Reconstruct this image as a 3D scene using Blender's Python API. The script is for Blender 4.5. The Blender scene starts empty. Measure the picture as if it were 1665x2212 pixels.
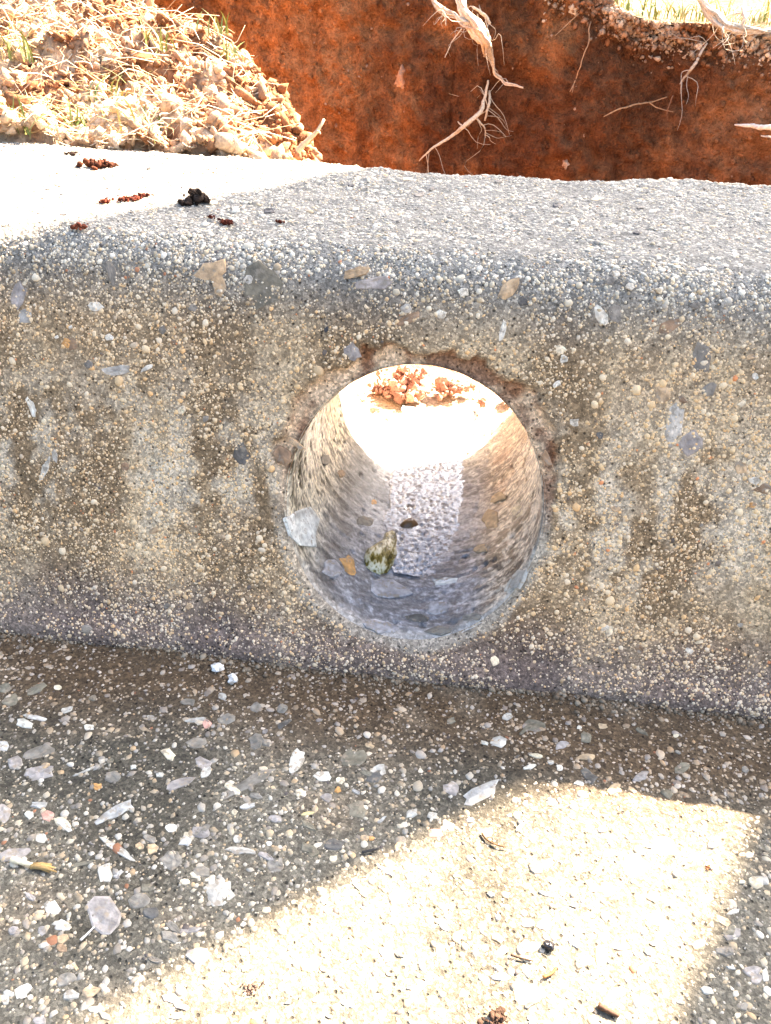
import bpy, math, random
import numpy as np
from mathutils import Vector, Matrix

# ------------------------------------------------------------------ camera
CAM = np.array((0.0162785, -0.231156, 0.245882))
PITCH, YAW, ROLL, FPX = 0.616247, -0.103778, 0.0367934, 1751.4      # FPX for a 1665 px wide picture
cp, sp, cy, sy = math.cos(PITCH), math.sin(PITCH), math.cos(YAW), math.sin(YAW)
FW = np.array((sy * cp, cy * cp, -sp)); _rt = np.array((cy, -sy, 0.0)); _up = np.cross(_rt, FW)
RT = _rt * math.cos(ROLL) + _up * math.sin(ROLL); UP = np.cross(RT, FW)

scene = bpy.context.scene
COL = scene.collection
camd = bpy.data.cameras.new('camera'); cam = bpy.data.objects.new('camera', camd); COL.objects.link(cam)
camd.sensor_fit = 'HORIZONTAL'; camd.sensor_width = 36.0; camd.lens = 36.0 * FPX / 1665.0
camd.clip_start = 0.005; camd.clip_end = 500.0
cam.matrix_world = Matrix(((RT[0], UP[0], -FW[0], CAM[0]), (RT[1], UP[1], -FW[1], CAM[1]),
                           (RT[2], UP[2], -FW[2], CAM[2]), (0, 0, 0, 1)))
scene.camera = cam

# ------------------------------------------------------------------ sky, sun, exposure
SUN_AZ, SUN_EL = math.radians(44), math.radians(44)                 # azimuth clockwise from +Y
SUN = np.array((math.sin(SUN_AZ) * math.cos(SUN_EL), math.cos(SUN_AZ) * math.cos(SUN_EL), math.sin(SUN_EL)))
world = bpy.data.worlds.new('World'); scene.world = world; world.use_nodes = True
wn = world.node_tree.nodes; wl = world.node_tree.links
sky = wn.new('ShaderNodeTexSky'); sky.sky_type = 'NISHITA'; sky.sun_disc = False
sky.sun_elevation = SUN_EL; sky.sun_rotation = SUN_AZ
sky.air_density = 1.0; sky.dust_density = 6.0; sky.ozone_density = 2.0
bg = wn['Background']; bg.inputs['Strength'].default_value = 0.07
wl.new(sky.outputs['Color'], bg.inputs['Color'])
sund = bpy.data.lights.new('sun', 'SUN'); sund.energy = 5.0; sund.angle = math.radians(0.4); sund.color = (1.0, 0.81, 0.64)
suno = bpy.data.objects.new('sun', sund); COL.objects.link(suno)
suno.rotation_euler = Vector(SUN).to_track_quat('Z', 'Y').to_euler(); suno.location = SUN * 20
scene.view_settings.view_transform = 'Standard'; scene.view_settings.look = 'None'
scene.view_settings.exposure = 3.45; scene.view_settings.gamma = 1.0

# ------------------------------------------------------------------ helpers
rng = np.random.default_rng(7); random.seed(7)
A = np.array

def ray(px, py):
    d = FW * FPX + RT * (px - 832.5) - UP * (py - 1106.0)
    return d / np.linalg.norm(d)

def hit_plane(px, py, p0, n):
    d = ray(px, py); return CAM + d * (np.dot(A(p0) - CAM, n) / np.dot(d, n))

def at_y(px, py, y):
    d = ray(px, py); return CAM + d * ((y - CAM[1]) / d[1])

def at_z(px, py, z):
    d = ray(px, py); return CAM + d * ((z - CAM[2]) / d[2])

def _hash(ix, iy, iz, seed):
    h = (ix * 374761393 + iy * 668265263 + iz * 2147483647 + seed * 144665) & 0xFFFFFFFF
    h = ((h ^ (h >> 13)) * 1274126177) & 0xFFFFFFFF
    h = ((h ^ (h >> 16)) * 2246822519) & 0xFFFFFFFF
    return ((h ^ (h >> 15)) & 0xFFFFFF) / float(0xFFFFFF) * 2 - 1

def vnoise(p, seed=0):
    p = np.asarray(p, float); i = np.floor(p).astype(np.int64); f = p - i; f = f * f * (3 - 2 * f)
    o = 0
    for dx in (0, 1):
        wx = f[..., 0] if dx else 1 - f[..., 0]
        for dy in (0, 1):
            wy = f[..., 1] if dy else 1 - f[..., 1]
            for dz in (0, 1):
                wz = f[..., 2] if dz else 1 - f[..., 2]
                o = o + wx * wy * wz * _hash(i[..., 0] + dx, i[..., 1] + dy, i[..., 2] + dz, seed)
    return o

def fbm(p, scale, octaves=3, seed=0, gain=0.5):
    p = np.asarray(p, float) * scale; o = 0; a = 1.0; t = 0
    for k in range(octaves):
        o = o + a * vnoise(p + 17.3 * k, seed + k); t += a; a *= gain; p = p * 2.03
    return o / t

def sstep(a, b, x):
    t = np.clip((x - a) / (b - a), 0, 1); return t * t * (3 - 2 * t)

def lerp(a, b, t):
    t = np.asarray(t)[..., None]; return np.asarray(a, float) * (1 - t) + np.asarray(b, float) * t

def link_obj(name, me, mat=None, parent=None):
    o = bpy.data.objects.new(name, me); COL.objects.link(o)
    if mat is not None: me.materials.append(mat)
    if parent is not None: o.parent = parent
    return o

def mesh(name, verts, faces, mat=None, parent=None, cols=None, smooth=True):
    """faces: (M,3) or (M,4) index array, or a list of index lists."""
    me = bpy.data.meshes.new(name); verts = np.asarray(verts, np.float32)
    if isinstance(faces, np.ndarray):
        k = faces.shape[1]; m = len(faces)
        me.vertices.add(len(verts)); me.vertices.foreach_set('co', verts.ravel())
        me.loops.add(m * k); me.loops.foreach_set('vertex_index', faces.astype(np.int32).ravel())
        me.polygons.add(m); me.polygons.foreach_set('loop_start', np.arange(0, m * k, k, dtype=np.int32))
        me.update(calc_edges=True); me.validate()
    else:
        me.from_pydata([tuple(map(float, v)) for v in verts], [], faces); me.update()
    if smooth: me.polygons.foreach_set('use_smooth', np.ones(len(me.polygons), bool))
    if cols is not None:
        at = me.color_attributes.new('Col', 'FLOAT_COLOR', 'POINT')
        c = np.ones((len(verts), 4), np.float32); c[:, :3] = cols; at.data.foreach_set('color', c.ravel())
    return link_obj(name, me, mat, parent)

def tag(o, label=None, category=None, group=None, kind=None):
    if label: o['label'] = label
    if category: o['category'] = category
    if group: o['group'] = group
    if kind: o['kind'] = kind
    return o

def grid_faces(nu, nv, wrap=False):
    u = np.arange(nu - (0 if wrap else 1)); v = np.arange(nv - 1)
    U, V = np.meshgrid(u, v, indexing='ij'); U2 = (U + 1) % nu
    return np.stack([U * nv + V, U2 * nv + V, U2 * nv + V + 1, U * nv + V + 1], -1).reshape(-1, 4)

def ico(sub):
    t = (1 + 5 ** .5) / 2
    v = [(-1, t, 0), (1, t, 0), (-1, -t, 0), (1, -t, 0), (0, -1, t), (0, 1, t), (0, -1, -t), (0, 1, -t), (t, 0, -1), (t, 0, 1), (-t, 0, -1), (-t, 0, 1)]
    f = [(0, 11, 5), (0, 5, 1), (0, 1, 7), (0, 7, 10), (0, 10, 11), (1, 5, 9), (5, 11, 4), (11, 10, 2), (10, 7, 6), (7, 1, 8), (3, 9, 4), (3, 4, 2), (3, 2, 6), (3, 6, 8), (3, 8, 9), (4, 9, 5), (2, 4, 11), (6, 2, 10), (8, 6, 7), (9, 8, 1)]
    v = [A(x, float) / np.linalg.norm(x) for x in v]
    for _ in range(sub):
        cache = {}; nf = []
        def mid(a, b):
            k = (min(a, b), max(a, b))
            if k not in cache:
                m = v[a] + v[b]; v.append(m / np.linalg.norm(m)); cache[k] = len(v) - 1
            return cache[k]
        for a, b, c in f:
            x, y, z = mid(a, b), mid(b, c), mid(c, a); nf += [(a, x, z), (b, y, x), (c, z, y), (x, y, z)]
        f = nf
    return A(v), A(f)
ICO = {k: ico(k) for k in (0, 1, 2)}

def frames(n):
    n = n / np.linalg.norm(n, axis=1, keepdims=True)
    ref = np.where(np.abs(n[:, :1]) < .9, A([[1., 0, 0]]), A([[0., 1, 0]]))
    t1 = np.cross(n, ref); t1 /= np.linalg.norm(t1, axis=1, keepdims=True); t2 = np.cross(n, t1)
    return t1, t2, n

def batch(base, P, N, S, cols, jitter=.25, cvar=.0):
    """copies of base mesh at P, frame from N, half-sizes S (n,3)."""
    bv, bf = base; n = len(P); t1, t2, nn = frames(N); a = rng.uniform(0, 2 * np.pi, n)[:, None]
    u1 = t1 * np.cos(a) + t2 * np.sin(a); u2 = -t1 * np.sin(a) + t2 * np.cos(a)
    J = 1 + jitter * rng.uniform(-1, 1, (n, len(bv)))
    L = bv[None] * S[:, None, :] * J[..., None]
    V = P[:, None] + L[..., :1] * u1[:, None] + L[..., 1:2] * u2[:, None] + L[..., 2:] * nn[:, None]
    F = bf[None] + (np.arange(n) * len(bv))[:, None, None]
    C = np.repeat(cols, len(bv), 0)
    return V.reshape(-1, 3), F.reshape(-1, 3), C

def merge(parts):
    V, F, C, o = [], [], [], 0
    for v, f, c in parts:
        V.append(v); F.append(f + o); C.append(c); o += len(v)
    return np.concatenate(V), np.concatenate(F), np.concatenate(C)

def tube(pts, radii, sides=6, cols=None, wob=0.0, seed=0):
    P = A(pts, float); n = len(P); T = np.gradient(P, axis=0); T /= np.linalg.norm(T, axis=1, keepdims=True)
    ref = A((0.31, 0.2, 0.93)); V = []
    for i in range(n):
        a = np.cross(T[i], ref); a /= np.linalg.norm(a); b = np.cross(T[i], a)
        for k in range(sides):
            th = 2 * np.pi * k / sides
            r = radii[i] * (1 + wob * math.sin(3.1 * k + 2.3 * i + seed))
            V.append(P[i] + r * (a * math.cos(th) + b * math.sin(th)))
    F = []
    for i in range(n - 1):
        for k in range(sides):
            k2 = (k + 1) % sides; a, b, c, d = i * sides + k, i * sides + k2, (i + 1) * sides + k2, (i + 1) * sides + k
            F += [(a, b, c), (a, c, d)]
    for base, s in ((0, 1), ((n - 1) * sides, -1)):
        for k in range(1, sides - 1):
            F.append((base, base + k + 1, base + k) if s > 0 else (base, base + k, base + k + 1))
    V = A(V); C = np.tile(A(cols if cols is not None else (.5, .5, .5), float), (len(V), 1))
    return V, A(F), C

def smooth_path(pts, n):
    P = A(pts, float); s = np.r_[0, np.cumsum(np.linalg.norm(np.diff(P, axis=0), axis=1))]; t = np.linspace(0, s[-1], n)
    Q = np.stack([np.interp(t, s, P[:, k]) for k in range(P.shape[1])], 1)
    for _ in range(2): Q[1:-1] = (Q[:-2] + 2 * Q[1:-1] + Q[2:]) / 4
    return Q

# ------------------------------------------------------------------ materials
def new_mat(name, rough=.85, spec=.3):
    m = bpy.data.materials.new(name); m.use_nodes = True; nt = m.node_tree
    b = nt.nodes['Principled BSDF']; b.inputs['Roughness'].default_value = rough
    b.inputs['Specular IOR Level'].default_value = spec
    return m, nt, b

def N(nt, t, **kw):
    n = nt.nodes.new(t)
    for k, v in kw.items():
        if k in n.inputs: n.inputs[k].default_value = v
        else: setattr(n, k, v)
    return n

def noise_node(nt, scale, detail=4, rough=.6, vec=None):
    n = N(nt, 'ShaderNodeTexNoise', Scale=scale, Detail=detail, Roughness=rough)
    if vec is not None: nt.links.new(vec, n.inputs['Vector'])
    return n

def ramp(nt, fac, stops):
    r = nt.nodes.new('ShaderNodeValToRGB'); e = r.color_ramp.elements
    while len(e) < len(stops): e.new(.5)
    for k, (p, c) in enumerate(stops):
        e[k].position = p; e[k].color = (c, c, c, 1) if not hasattr(c, '__len__') else (*c, 1)
    nt.links.new(fac, r.inputs['Fac']); return r.outputs['Color']

def mul(nt, a, b, fac=1.0, mode='MULTIPLY'):
    m = nt.nodes.new('ShaderNodeMix'); m.data_type = 'RGBA'; m.blend_type = mode
    if isinstance(fac, (int, float)): m.inputs[0].default_value = fac
    else: nt.links.new(fac, m.inputs[0])
    for s, v in ((6, a), (7, b)):
        if hasattr(v, '__len__'): m.inputs[s].default_value = (*v, 1)
        else: nt.links.new(v, m.inputs[s])
    return m.outputs[2]

def bump(nt, bsdf, height, dist, strength=1.0, prev=None):
    b = N(nt, 'ShaderNodeBump', Strength=strength, Distance=dist); nt.links.new(height, b.inputs['Height'])
    if prev is not None: nt.links.new(prev, b.inputs['Normal'])
    nt.links.new(b.outputs['Normal'], bsdf.inputs['Normal']); return b.outputs['Normal']

def col_mat(name, rough=.85, spec=.3, n1=(900, .75, 1.2), n2=None, bmp=None, voro=None):
    """vertex colour x fine noise, with bump"""
    m, nt, b = new_mat(name, rough, spec); L = nt.links
    tc = nt.nodes.new('ShaderNodeTexCoord').outputs['Object']
    at = nt.nodes.new('ShaderNodeAttribute'); at.attribute_name = 'Col'; c = at.outputs['Color']
    a = noise_node(nt, n1[0], 4, .6, tc); c = mul(nt, c, ramp(nt, a.outputs['Fac'], ((.3, n1[1]), (.7, n1[2]))))
    if n2:
        a2 = noise_node(nt, n2[0], 3, .6, tc); c = mul(nt, c, ramp(nt, a2.outputs['Fac'], ((.35, n2[1]), (.65, n2[2]))))
    if voro:
        v = N(nt, 'ShaderNodeTexVoronoi', Scale=voro[0]); L.new(tc, v.inputs['Vector'])
        hs = nt.nodes.new('ShaderNodeSeparateColor'); L.new(v.outputs['Color'], hs.inputs[0])
        c = mul(nt, c, ramp(nt, hs.outputs[0], ((0., voro[1]), (.6, 1.), (1., voro[2]))))
    L.new(c, b.inputs['Base Color'])
    if bmp: bump(nt, b, a.outputs['Fac'], bmp)
    return m

M = {}
M['concrete'] = col_mat('concrete_paste', .9, .25, (1400, .72, 1.25), (260, .85, 1.15), .0006, (1100, .6, 1.6))
nt = M['concrete'].node_tree; b = nt.nodes['Principled BSDF']; old = b.inputs['Base Color'].links[0].from_socket
tc = nt.nodes.new('ShaderNodeTexCoord').outputs['Object']; pv = N(nt, 'ShaderNodeTexVoronoi', Scale=330); nt.links.new(tc, pv.inputs['Vector'])
pit = ramp(nt, pv.outputs['Distance'], ((.10, 0.), (.2, 1.))); nt.links.new(mul(nt, old, ramp(nt, pv.outputs['Distance'], ((.10, .35), (.2, 1.)))), b.inputs['Base Color'])
bump(nt, b, pit, .0005, 1., b.inputs['Normal'].links[0].from_socket)
M['grain'] = col_mat('sand_grain', .65, .4, (2500, .85, 1.12))
M['stone'] = col_mat('aggregate_stone', .6, .4, (420, .7, 1.28), (130, .8, 1.2), .0004)
nt = M['stone'].node_tree; b = nt.nodes['Principled BSDF']; old = b.inputs['Base Color'].links[0].from_socket
tc = nt.nodes.new('ShaderNodeTexCoord').outputs['Object']; sm = noise_node(nt, 330, 5, .7, tc)
nt.links.new(mul(nt, old, (.27, .22, .155), ramp(nt, sm.outputs['Fac'], ((.54, 0.), (.62, .8))), 'MIX'), b.inputs['Base Color'])
M['bore'] = col_mat('cut_concrete', .30, .5, (900, .75, 1.25), (200, .8, 1.2), .0004, (700, .7, 1.4))
M['clay'] = col_mat('red_clay', .95, .15, (420, .62, 1.35), (90, .72, 1.28), .004)
M['soil'] = col_mat('topsoil', .95, .15, (500, .7, 1.3), (120, .8, 1.2), .001)
M['root'] = col_mat('root_bark', .8, .25, (500, .7, 1.25), None, .0005)
M['straw'] = col_mat('dry_straw', .7, .3, (600, .85, 1.15))
M['grass'] = col_mat('grass_blade', .55, .35, (300, .85, 1.15))
M['bark'] = col_mat('tree_bark', .9, .2, (30, .6, 1.3), (8, .8, 1.2), .01)
M['leaf'] = col_mat('tree_leaf', .6, .3, (40, .8, 1.2))
M['asphalt'] = col_mat('asphalt', .9, .3, (400, .6, 1.4), (60, .8, 1.2), .001)
M['lawn'] = col_mat('lawn', .95, .1, (80, .6, 1.4), (6, .8, 1.2), .01)
M['wet_leaf'] = col_mat('wet_leaf', .28, .5, (260, .7, 1.3), None, .0005)
m, nt, b = new_mat('silty_water', .09, 1.0); M['water'] = m
tc = nt.nodes.new('ShaderNodeTexCoord').outputs['Object']
wa = noise_node(nt, 520, 4, .65, tc)
nt.links.new(ramp(nt, wa.outputs['Fac'], ((.40, (.16, .16, .16)), (.56, (.52, .53, .55)))), b.inputs['Base Color'])  # silt colour, whitened with a painted sky reflection
wv = noise_node(nt, 900, 3, .6, tc); bump(nt, b, wv.outputs['Fac'], .0004, .5)

m, nt, b = new_mat('mottled_leaf', .25, .55); M['mottled'] = m
tc = nt.nodes.new('ShaderNodeTexCoord').outputs['Object']; mp = N(nt, 'ShaderNodeMapping'); mp.inputs['Rotation'].default_value = (0, 0, .5); mp.inputs['Scale'].default_value = (1, .35, 1); nt.links.new(tc, mp.inputs['Vector'])
la = noise_node(nt, 420, 4, .65, mp.outputs['Vector'])
nt.links.new(ramp(nt, la.outputs['Fac'], ((.36, (.05, .04, .005)), (.47, (.22, .17, .03)), (.55, (.62, .56, .34)), (.7, (.75, .70, .52)))), b.inputs['Base Color']); bump(nt, b, la.outputs['Fac'], .0008)

# ------------------------------------------------------------------ kerb geometry
TB = math.tan(0.393267); HK = .1518; WK = .1506; HZ = .06412; RB = .05; YB = HK * TB + WK; YF = .167
prof = [(-.03 * TB, -.03), (0, 0)]
def fillet(p0, p1, p2, r, n=10):
    p0, p1, p2 = A(p0, float), A(p1, float), A(p2, float); a = (p0 - p1) / np.linalg.norm(p0 - p1); c = (p2 - p1) / np.linalg.norm(p2 - p1)
    ang = math.acos(np.dot(a, c)); t = r / math.tan(ang / 2); bis = (a + c) / np.linalg.norm(a + c); ctr = p1 + bis * (r / math.sin(ang / 2))
    s, e = p1 + a * t - ctr, p1 + c * t - ctr; out = []
    tot = math.acos(np.clip(np.dot(s, e) / r / r, -1, 1))
    for k in range(n + 1):
        w = k / n; out.append(ctr + (s * math.sin((1 - w) * tot) + e * math.sin(w * tot)) / math.sin(tot))
    return out
prof = [A((-.03 * TB, -.03))] + fillet((0, 0), (HK * TB, HK), (YB, HK), .022) + fillet((HK * TB, HK), (YB, HK), (YB, -.1), .006, 6) + [A((YB, -.25))]
prof = A(prof); _ps = np.r_[0, np.cumsum(np.linalg.norm(np.diff(prof, axis=0), axis=1))]
S_FOOT = .03 / math.cos(.393267); S_FACE_END = _ps[1]; S_TOP0 = _ps[11]; S_TOP1 = _ps[12]; S_BACK0 = _ps[18]

def prof_at(s):
    y = np.interp(s, _ps, prof[:, 0]); z = np.interp(s, _ps, prof[:, 1]); e = .002
    ty = np.interp(s + e, _ps, prof[:, 0]) - np.interp(s - e, _ps, prof[:, 0]); tz = np.interp(s + e, _ps, prof[:, 1]) - np.interp(s - e, _ps, prof[:, 1])
    l = np.hypot(ty, tz) + 1e-9; return y, z, -tz / l, ty / l

def chip_radius(th):
    p = np.stack([np.cos(th) * 2.2, np.sin(th) * 2.2, th * 0], -1)
    top = sstep(-.25, .55, np.sin(th)); n = fbm(p, 3.6, 4, 31, .6)
    lobes = np.exp(-((th - .72) / .16) ** 2) * .0045 + np.exp(-((th - 2.5) / .22) ** 2) * .004 + np.exp(-((th - 1.15) / .25) ** 2) * .002 + np.exp(-((th - 2.0) / .12) ** 2) * .0025
    return RB + .0022 + top * (.0034 + .0100 * np.clip(n + .22, 0, 1) + lobes * 1.3)

def rim_dep(th): return .0020 + .0022 * sstep(-.25, .55, np.sin(th))

def kerb_h(x, y, z):
    p = np.stack([x, y, z], -1)
    h = .0016 * fbm(p, 14, 2, 3) + .0007 * fbm(p, 90, 3, 5) + .0006 * fbm(p, 330, 2, 9)
    top = sstep(.135, .15, z)
    h = h - top * .0012 * np.clip(fbm(p * A((1, 1, 0)), 40, 2, 8), -1, .6)
    # low lip where kerb meets the gutter
    lip = np.exp(-((z - .004) / .006) ** 2); h = h + lip * .0022 * (1 + fbm(p, 30, 2, 12))
    back = sstep(YB - .02, YB, y) * top; h = h + back * (.006 * fbm(p * A((1, 0, 0)), 16, 3, 21) - .001 - .012 * np.exp(-((x - .028) / .045) ** 2))
    return h

def kerb_point(x, s, chip=True):
    x = np.asarray(x, float); s = np.asarray(s, float); y, z, ny, nz = prof_at(s); h = kerb_h(x, y, z)
    py, pz = y + ny * h, z + nz * h
    dx, dz = x, pz - HZ; rho = np.hypot(dx, dz); th = np.arctan2(dz, dx)
    face = (s < S_TOP0) & (y < YB - .05)
    rc = chip_radius(th); t = np.clip((rc - rho) / (rc - RB), 0, 1.3)
    dep = np.where(face & chip, (.55 * sstep(0, .3, t) + .4 * np.clip(t, 0, 1)) * rim_dep(th) * (1 + .6 * np.clip(1.1 - t, 0, 1) * fbm(np.stack([x, z, z * 0], -1), 220, 3, 44)), 0)
    return np.stack([x, py + dep, pz], -1), np.stack([x * 0, ny, nz], -1), rho, th, t * face

def stain(P):
    """dirt and lime marks on the kerb: multiplies colours; P (...,3) on the kerb"""
    x, y, z = P[..., 0], P[..., 1], P[..., 2]
    p = np.stack([x, y * 0, z * .45], -1)
    d = fbm(p, 38, 4, 61); d2 = fbm(P, 16, 3, 67); st = fbm(np.stack([x, z * 0, z * .18], -1), 70, 3, 71)
    face = 1 - sstep(.118, .15, z)
    # pale lime bloom half way up in ragged runs, rusty dirt between
    wx_ = x + .006 * fbm(P, 45, 3, 74) + .0025 * fbm(P, 180, 2, 76); run = fbm(np.stack([wx_, .3 * wx_ + z * .05, z * .16], -1), 95, 4, 72, .6); fine = fbm(P, 150, 3, 73)
    bloom = face * np.exp(-((z - (.072 + .022 * d2 + .012 * run)) / .03) ** 2) * sstep(-.12, .26, .45 * d + .7 * run + .65 * fine + .05)
    base = lerp((.24, .158, .082), (.52, .375, .215), sstep(-.35, .4, .8 * d + .4 * d2 + .3 * fine))
    base = lerp(base, (.60, .49, .345), bloom * .75)
    rust = face * sstep(.05, .3, .6 * d2 + .5 * run + .3 * fine) * (1 - bloom); base = lerp(base, (.20, .115, .05), rust * .55)
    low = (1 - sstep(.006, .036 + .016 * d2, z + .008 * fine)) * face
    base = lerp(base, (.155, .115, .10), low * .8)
    base = lerp(base, (.21, .197, .168), 1 - face)
    return base, face

# ---- kerb body
xf = np.arange(-.30, .2201, .0014)
xs = np.r_[-6, -3, -1.5, -.8, -.55, -.42, -.34, xf, .26, .34, .5, .8, 1.5, 3, 6]
ss = np.r_[np.linspace(0, S_FOOT - .006, 3), np.arange(S_FOOT - .004, S_TOP1, .0014), np.linspace(S_TOP1, S_BACK0, 8), np.linspace(S_BACK0 + .004, _ps[-1], 60)]
X, Sg = np.meshgrid(xs, ss, indexing='ij')
P, Nn, rho, th, tch = kerb_point(X, Sg)
nu, nv = X.shape
faceflag = Sg < S_TOP0
RIM = RB + .0004
inside = faceflag & (rho < RIM)
backin = (Sg > S_BACK0) & (np.hypot(X - .014, (P[..., 2] - HZ) * .97) < .082)
F = grid_faces(nu, nv); fl = inside.ravel(); bl = backin.ravel()
keep = ~(fl[F].all(1) | bl[F].any(1)); F = F[keep]
# snap the rim vertices to the circle
k = np.where(inside, RIM / np.maximum(rho, 1e-6), 1)
nx = P[..., 0] * k; nz_ = HZ + (P[..., 2] - HZ) * k
P[..., 1] += np.where(inside, (nz_ - P[..., 2]) * TB * .0, 0)
P[..., 0] = nx; P[..., 2] = nz_
ring = inside
P[..., 1] = np.where(ring, nz_ * TB + rim_dep(th) * .95, P[..., 1])
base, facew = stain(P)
chip_bounce = lerp((.24, .095, .038), (.78, .53, .31), sstep(-.16, .18, fbm(P, 95, 4, 77)))  # chipped concrete tone with warm bounce light from the bore painted in
upper = sstep(-.3, .3, np.sin(th)); base = lerp(base, chip_bounce, sstep(0, .25, tch) * .85 * upper)
lip = sstep(.0055, .0035, rho - RB + .006 * fbm(P, 70, 3, 79)) * (Sg < S_TOP0) * (1 - upper * .8); base = lerp(base, (.52, .45, .34), lip * .5)
used = np.unique(F); remap = -np.ones(nu * nv, int); remap[used] = np.arange(len(used))
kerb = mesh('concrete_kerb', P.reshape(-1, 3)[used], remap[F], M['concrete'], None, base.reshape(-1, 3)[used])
tag(kerb, 'weathered concrete kerb with a round drain hole cored through its face', 'kerb')

# ---- the bore
nth, ny = 400, 200
TH = np.linspace(0, 2 * np.pi, nth, endpoint=False); W = np.r_[np.linspace(0, 1, ny - 14), 1 + np.linspace(.08, 1, 14)]
TT, WW = np.meshgrid(TH, W, indexing='ij')
yf0 = (HZ + RB * np.sin(TT)) * TB + rim_dep(TT) * .92
Y = np.where(WW <= 1, yf0 + (YF - yf0) * np.clip(WW, 0, 1), YF + (YB - .0015 - YF) * (WW - 1))
def bore_r(th, y):
    p = np.stack([np.cos(th) * .05 * .35, y * 1.0, np.sin(th) * .05 * .35], -1)
    q = np.stack([np.cos(th) * .05, y, np.sin(th) * .05], -1)
    ringn = fbm(p * A((.5, 1, .5)), 520, 3, 91); spiral = fbm(np.stack([y * 1.0 + .004 * np.sin(th * 1.0), th * 0, th * 0], -1), 300, 2, 93)
    pit = np.clip(fbm(q, 260, 2, 95) - .38, 0, 1)
    return RB + .0006 * ringn + .0003 * spiral + .0005 * fbm(q, 60, 2, 97) + .0030 * pit
Rr = bore_r(TT, Y); Rr[:, 0] = RB + .0011; Rr[:, 1] = RB + .0006; Y[:, 0] -= .0006
fl_ = np.clip(WW - 1, 0, 1); Rr = Rr + fl_ * .032 + fl_ * .006 * fbm(np.stack([np.cos(TT), np.sin(TT), Y * 10], -1), 3, 3, 99)
bx, bz = Rr * np.cos(TT) + fl_ * .014, HZ + Rr * np.sin(TT); bz = np.minimum(bz, .1495)
BP = np.stack([bx, Y, bz], -1)
n1 = fbm(BP, 60, 3, 101)
ct, sn = np.cos(TT), np.sin(TT)
band = fbm(np.stack([ct * .010, Y, sn * .010], -1), 170, 3, 103); fleck = fbm(np.stack([ct * .020, Y + .10 * .05 * TT, sn * .020], -1), 800, 3, 104); grit = fbm(BP, 900, 2, 106)
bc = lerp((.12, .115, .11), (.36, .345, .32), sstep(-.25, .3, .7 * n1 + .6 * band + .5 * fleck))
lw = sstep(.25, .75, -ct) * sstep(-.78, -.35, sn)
bc = lerp(bc, lerp((.075, .06, .022), (.72, .63, .44), sstep(-.07, .07, .7 * band + .7 * fleck + .6 * grit + .08)), lw * .95)  # left wall: grazing light put into the cream and olive streaks
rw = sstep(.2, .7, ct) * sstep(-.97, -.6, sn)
bc = lerp(bc, lerp((.13, .09, .055), (.66, .56, .42), sstep(-.10, .12, fleck + .45 * band + .4 * grit + .02)), rw * .85)  # right wall: grazing light painted as pale streaks
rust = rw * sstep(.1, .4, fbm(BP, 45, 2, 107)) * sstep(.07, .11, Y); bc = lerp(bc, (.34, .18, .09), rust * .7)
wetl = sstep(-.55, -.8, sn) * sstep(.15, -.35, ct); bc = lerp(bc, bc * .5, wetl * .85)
lowf = sstep(-.72, -.93, sn); bc = lerp(bc, lerp((.13, .135, .145), (.42, .43, .45), sstep(-.25, .25, .6 * n1 + .5 * fleck + .4 * grit)), lowf * .8)  # bluish sky reflection put into the wet floor colour
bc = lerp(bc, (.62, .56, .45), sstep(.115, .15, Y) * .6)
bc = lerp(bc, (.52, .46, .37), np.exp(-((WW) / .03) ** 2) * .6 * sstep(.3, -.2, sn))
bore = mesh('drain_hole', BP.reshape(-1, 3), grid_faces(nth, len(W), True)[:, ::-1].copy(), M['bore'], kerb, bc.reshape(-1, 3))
tag(bore, 'cut inner wall of the round drain hole')

# ------------------------------------------------------------------ gutter
GS = .035
def gut_h(x, y):
    p = np.stack([x, y, y * 0], -1)
    return -GS * y + .0015 * fbm(p, 12, 2, 111) + .0009 * fbm(p, 60, 3, 113) + .0007 * fbm(p, 300, 2, 115)
gx = np.r_[-6, -3, -1.2, -.6, -.35, -.26, np.arange(-.22, .2001, .0016), .24, .35, .6, 1.2, 3, 6]
gy = np.r_[-.46, -.4, -.3, -.22, np.arange(-.185, .0061, .0016)]
GX, GY = np.meshgrid(gx, gy, indexing='ij'); GP = np.stack([GX, GY, gut_h(GX, GY)], -1)
def gut_col(P):
    x, y = P[..., 0], P[..., 1]; p = np.stack([x, y, y * 0], -1); d = fbm(p, 26, 4, 121); e = fbm(p, 9, 2, 123)
    c = lerp((.075, .068, .05), (.15, .136, .102), sstep(-.4, .4, d))
    wet = sstep(-.06 + .02 * e, -.02 + .02 * e, y + .012 * d); c = lerp(c, (.095, .06, .03), wet * .85)
    c = lerp(c, (.19, .15, .10), sstep(.25, .6, fbm(p, 45, 3, 125)) * .5)
    return c
gutter = mesh('gutter', GP.reshape(-1, 3), grid_faces(len(gx), len(gy)), M['concrete'], None, gut_col(GP).reshape(-1, 3))
tag(gutter, 'grey exposed aggregate concrete gutter in front of the kerb', kind='structure')

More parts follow.
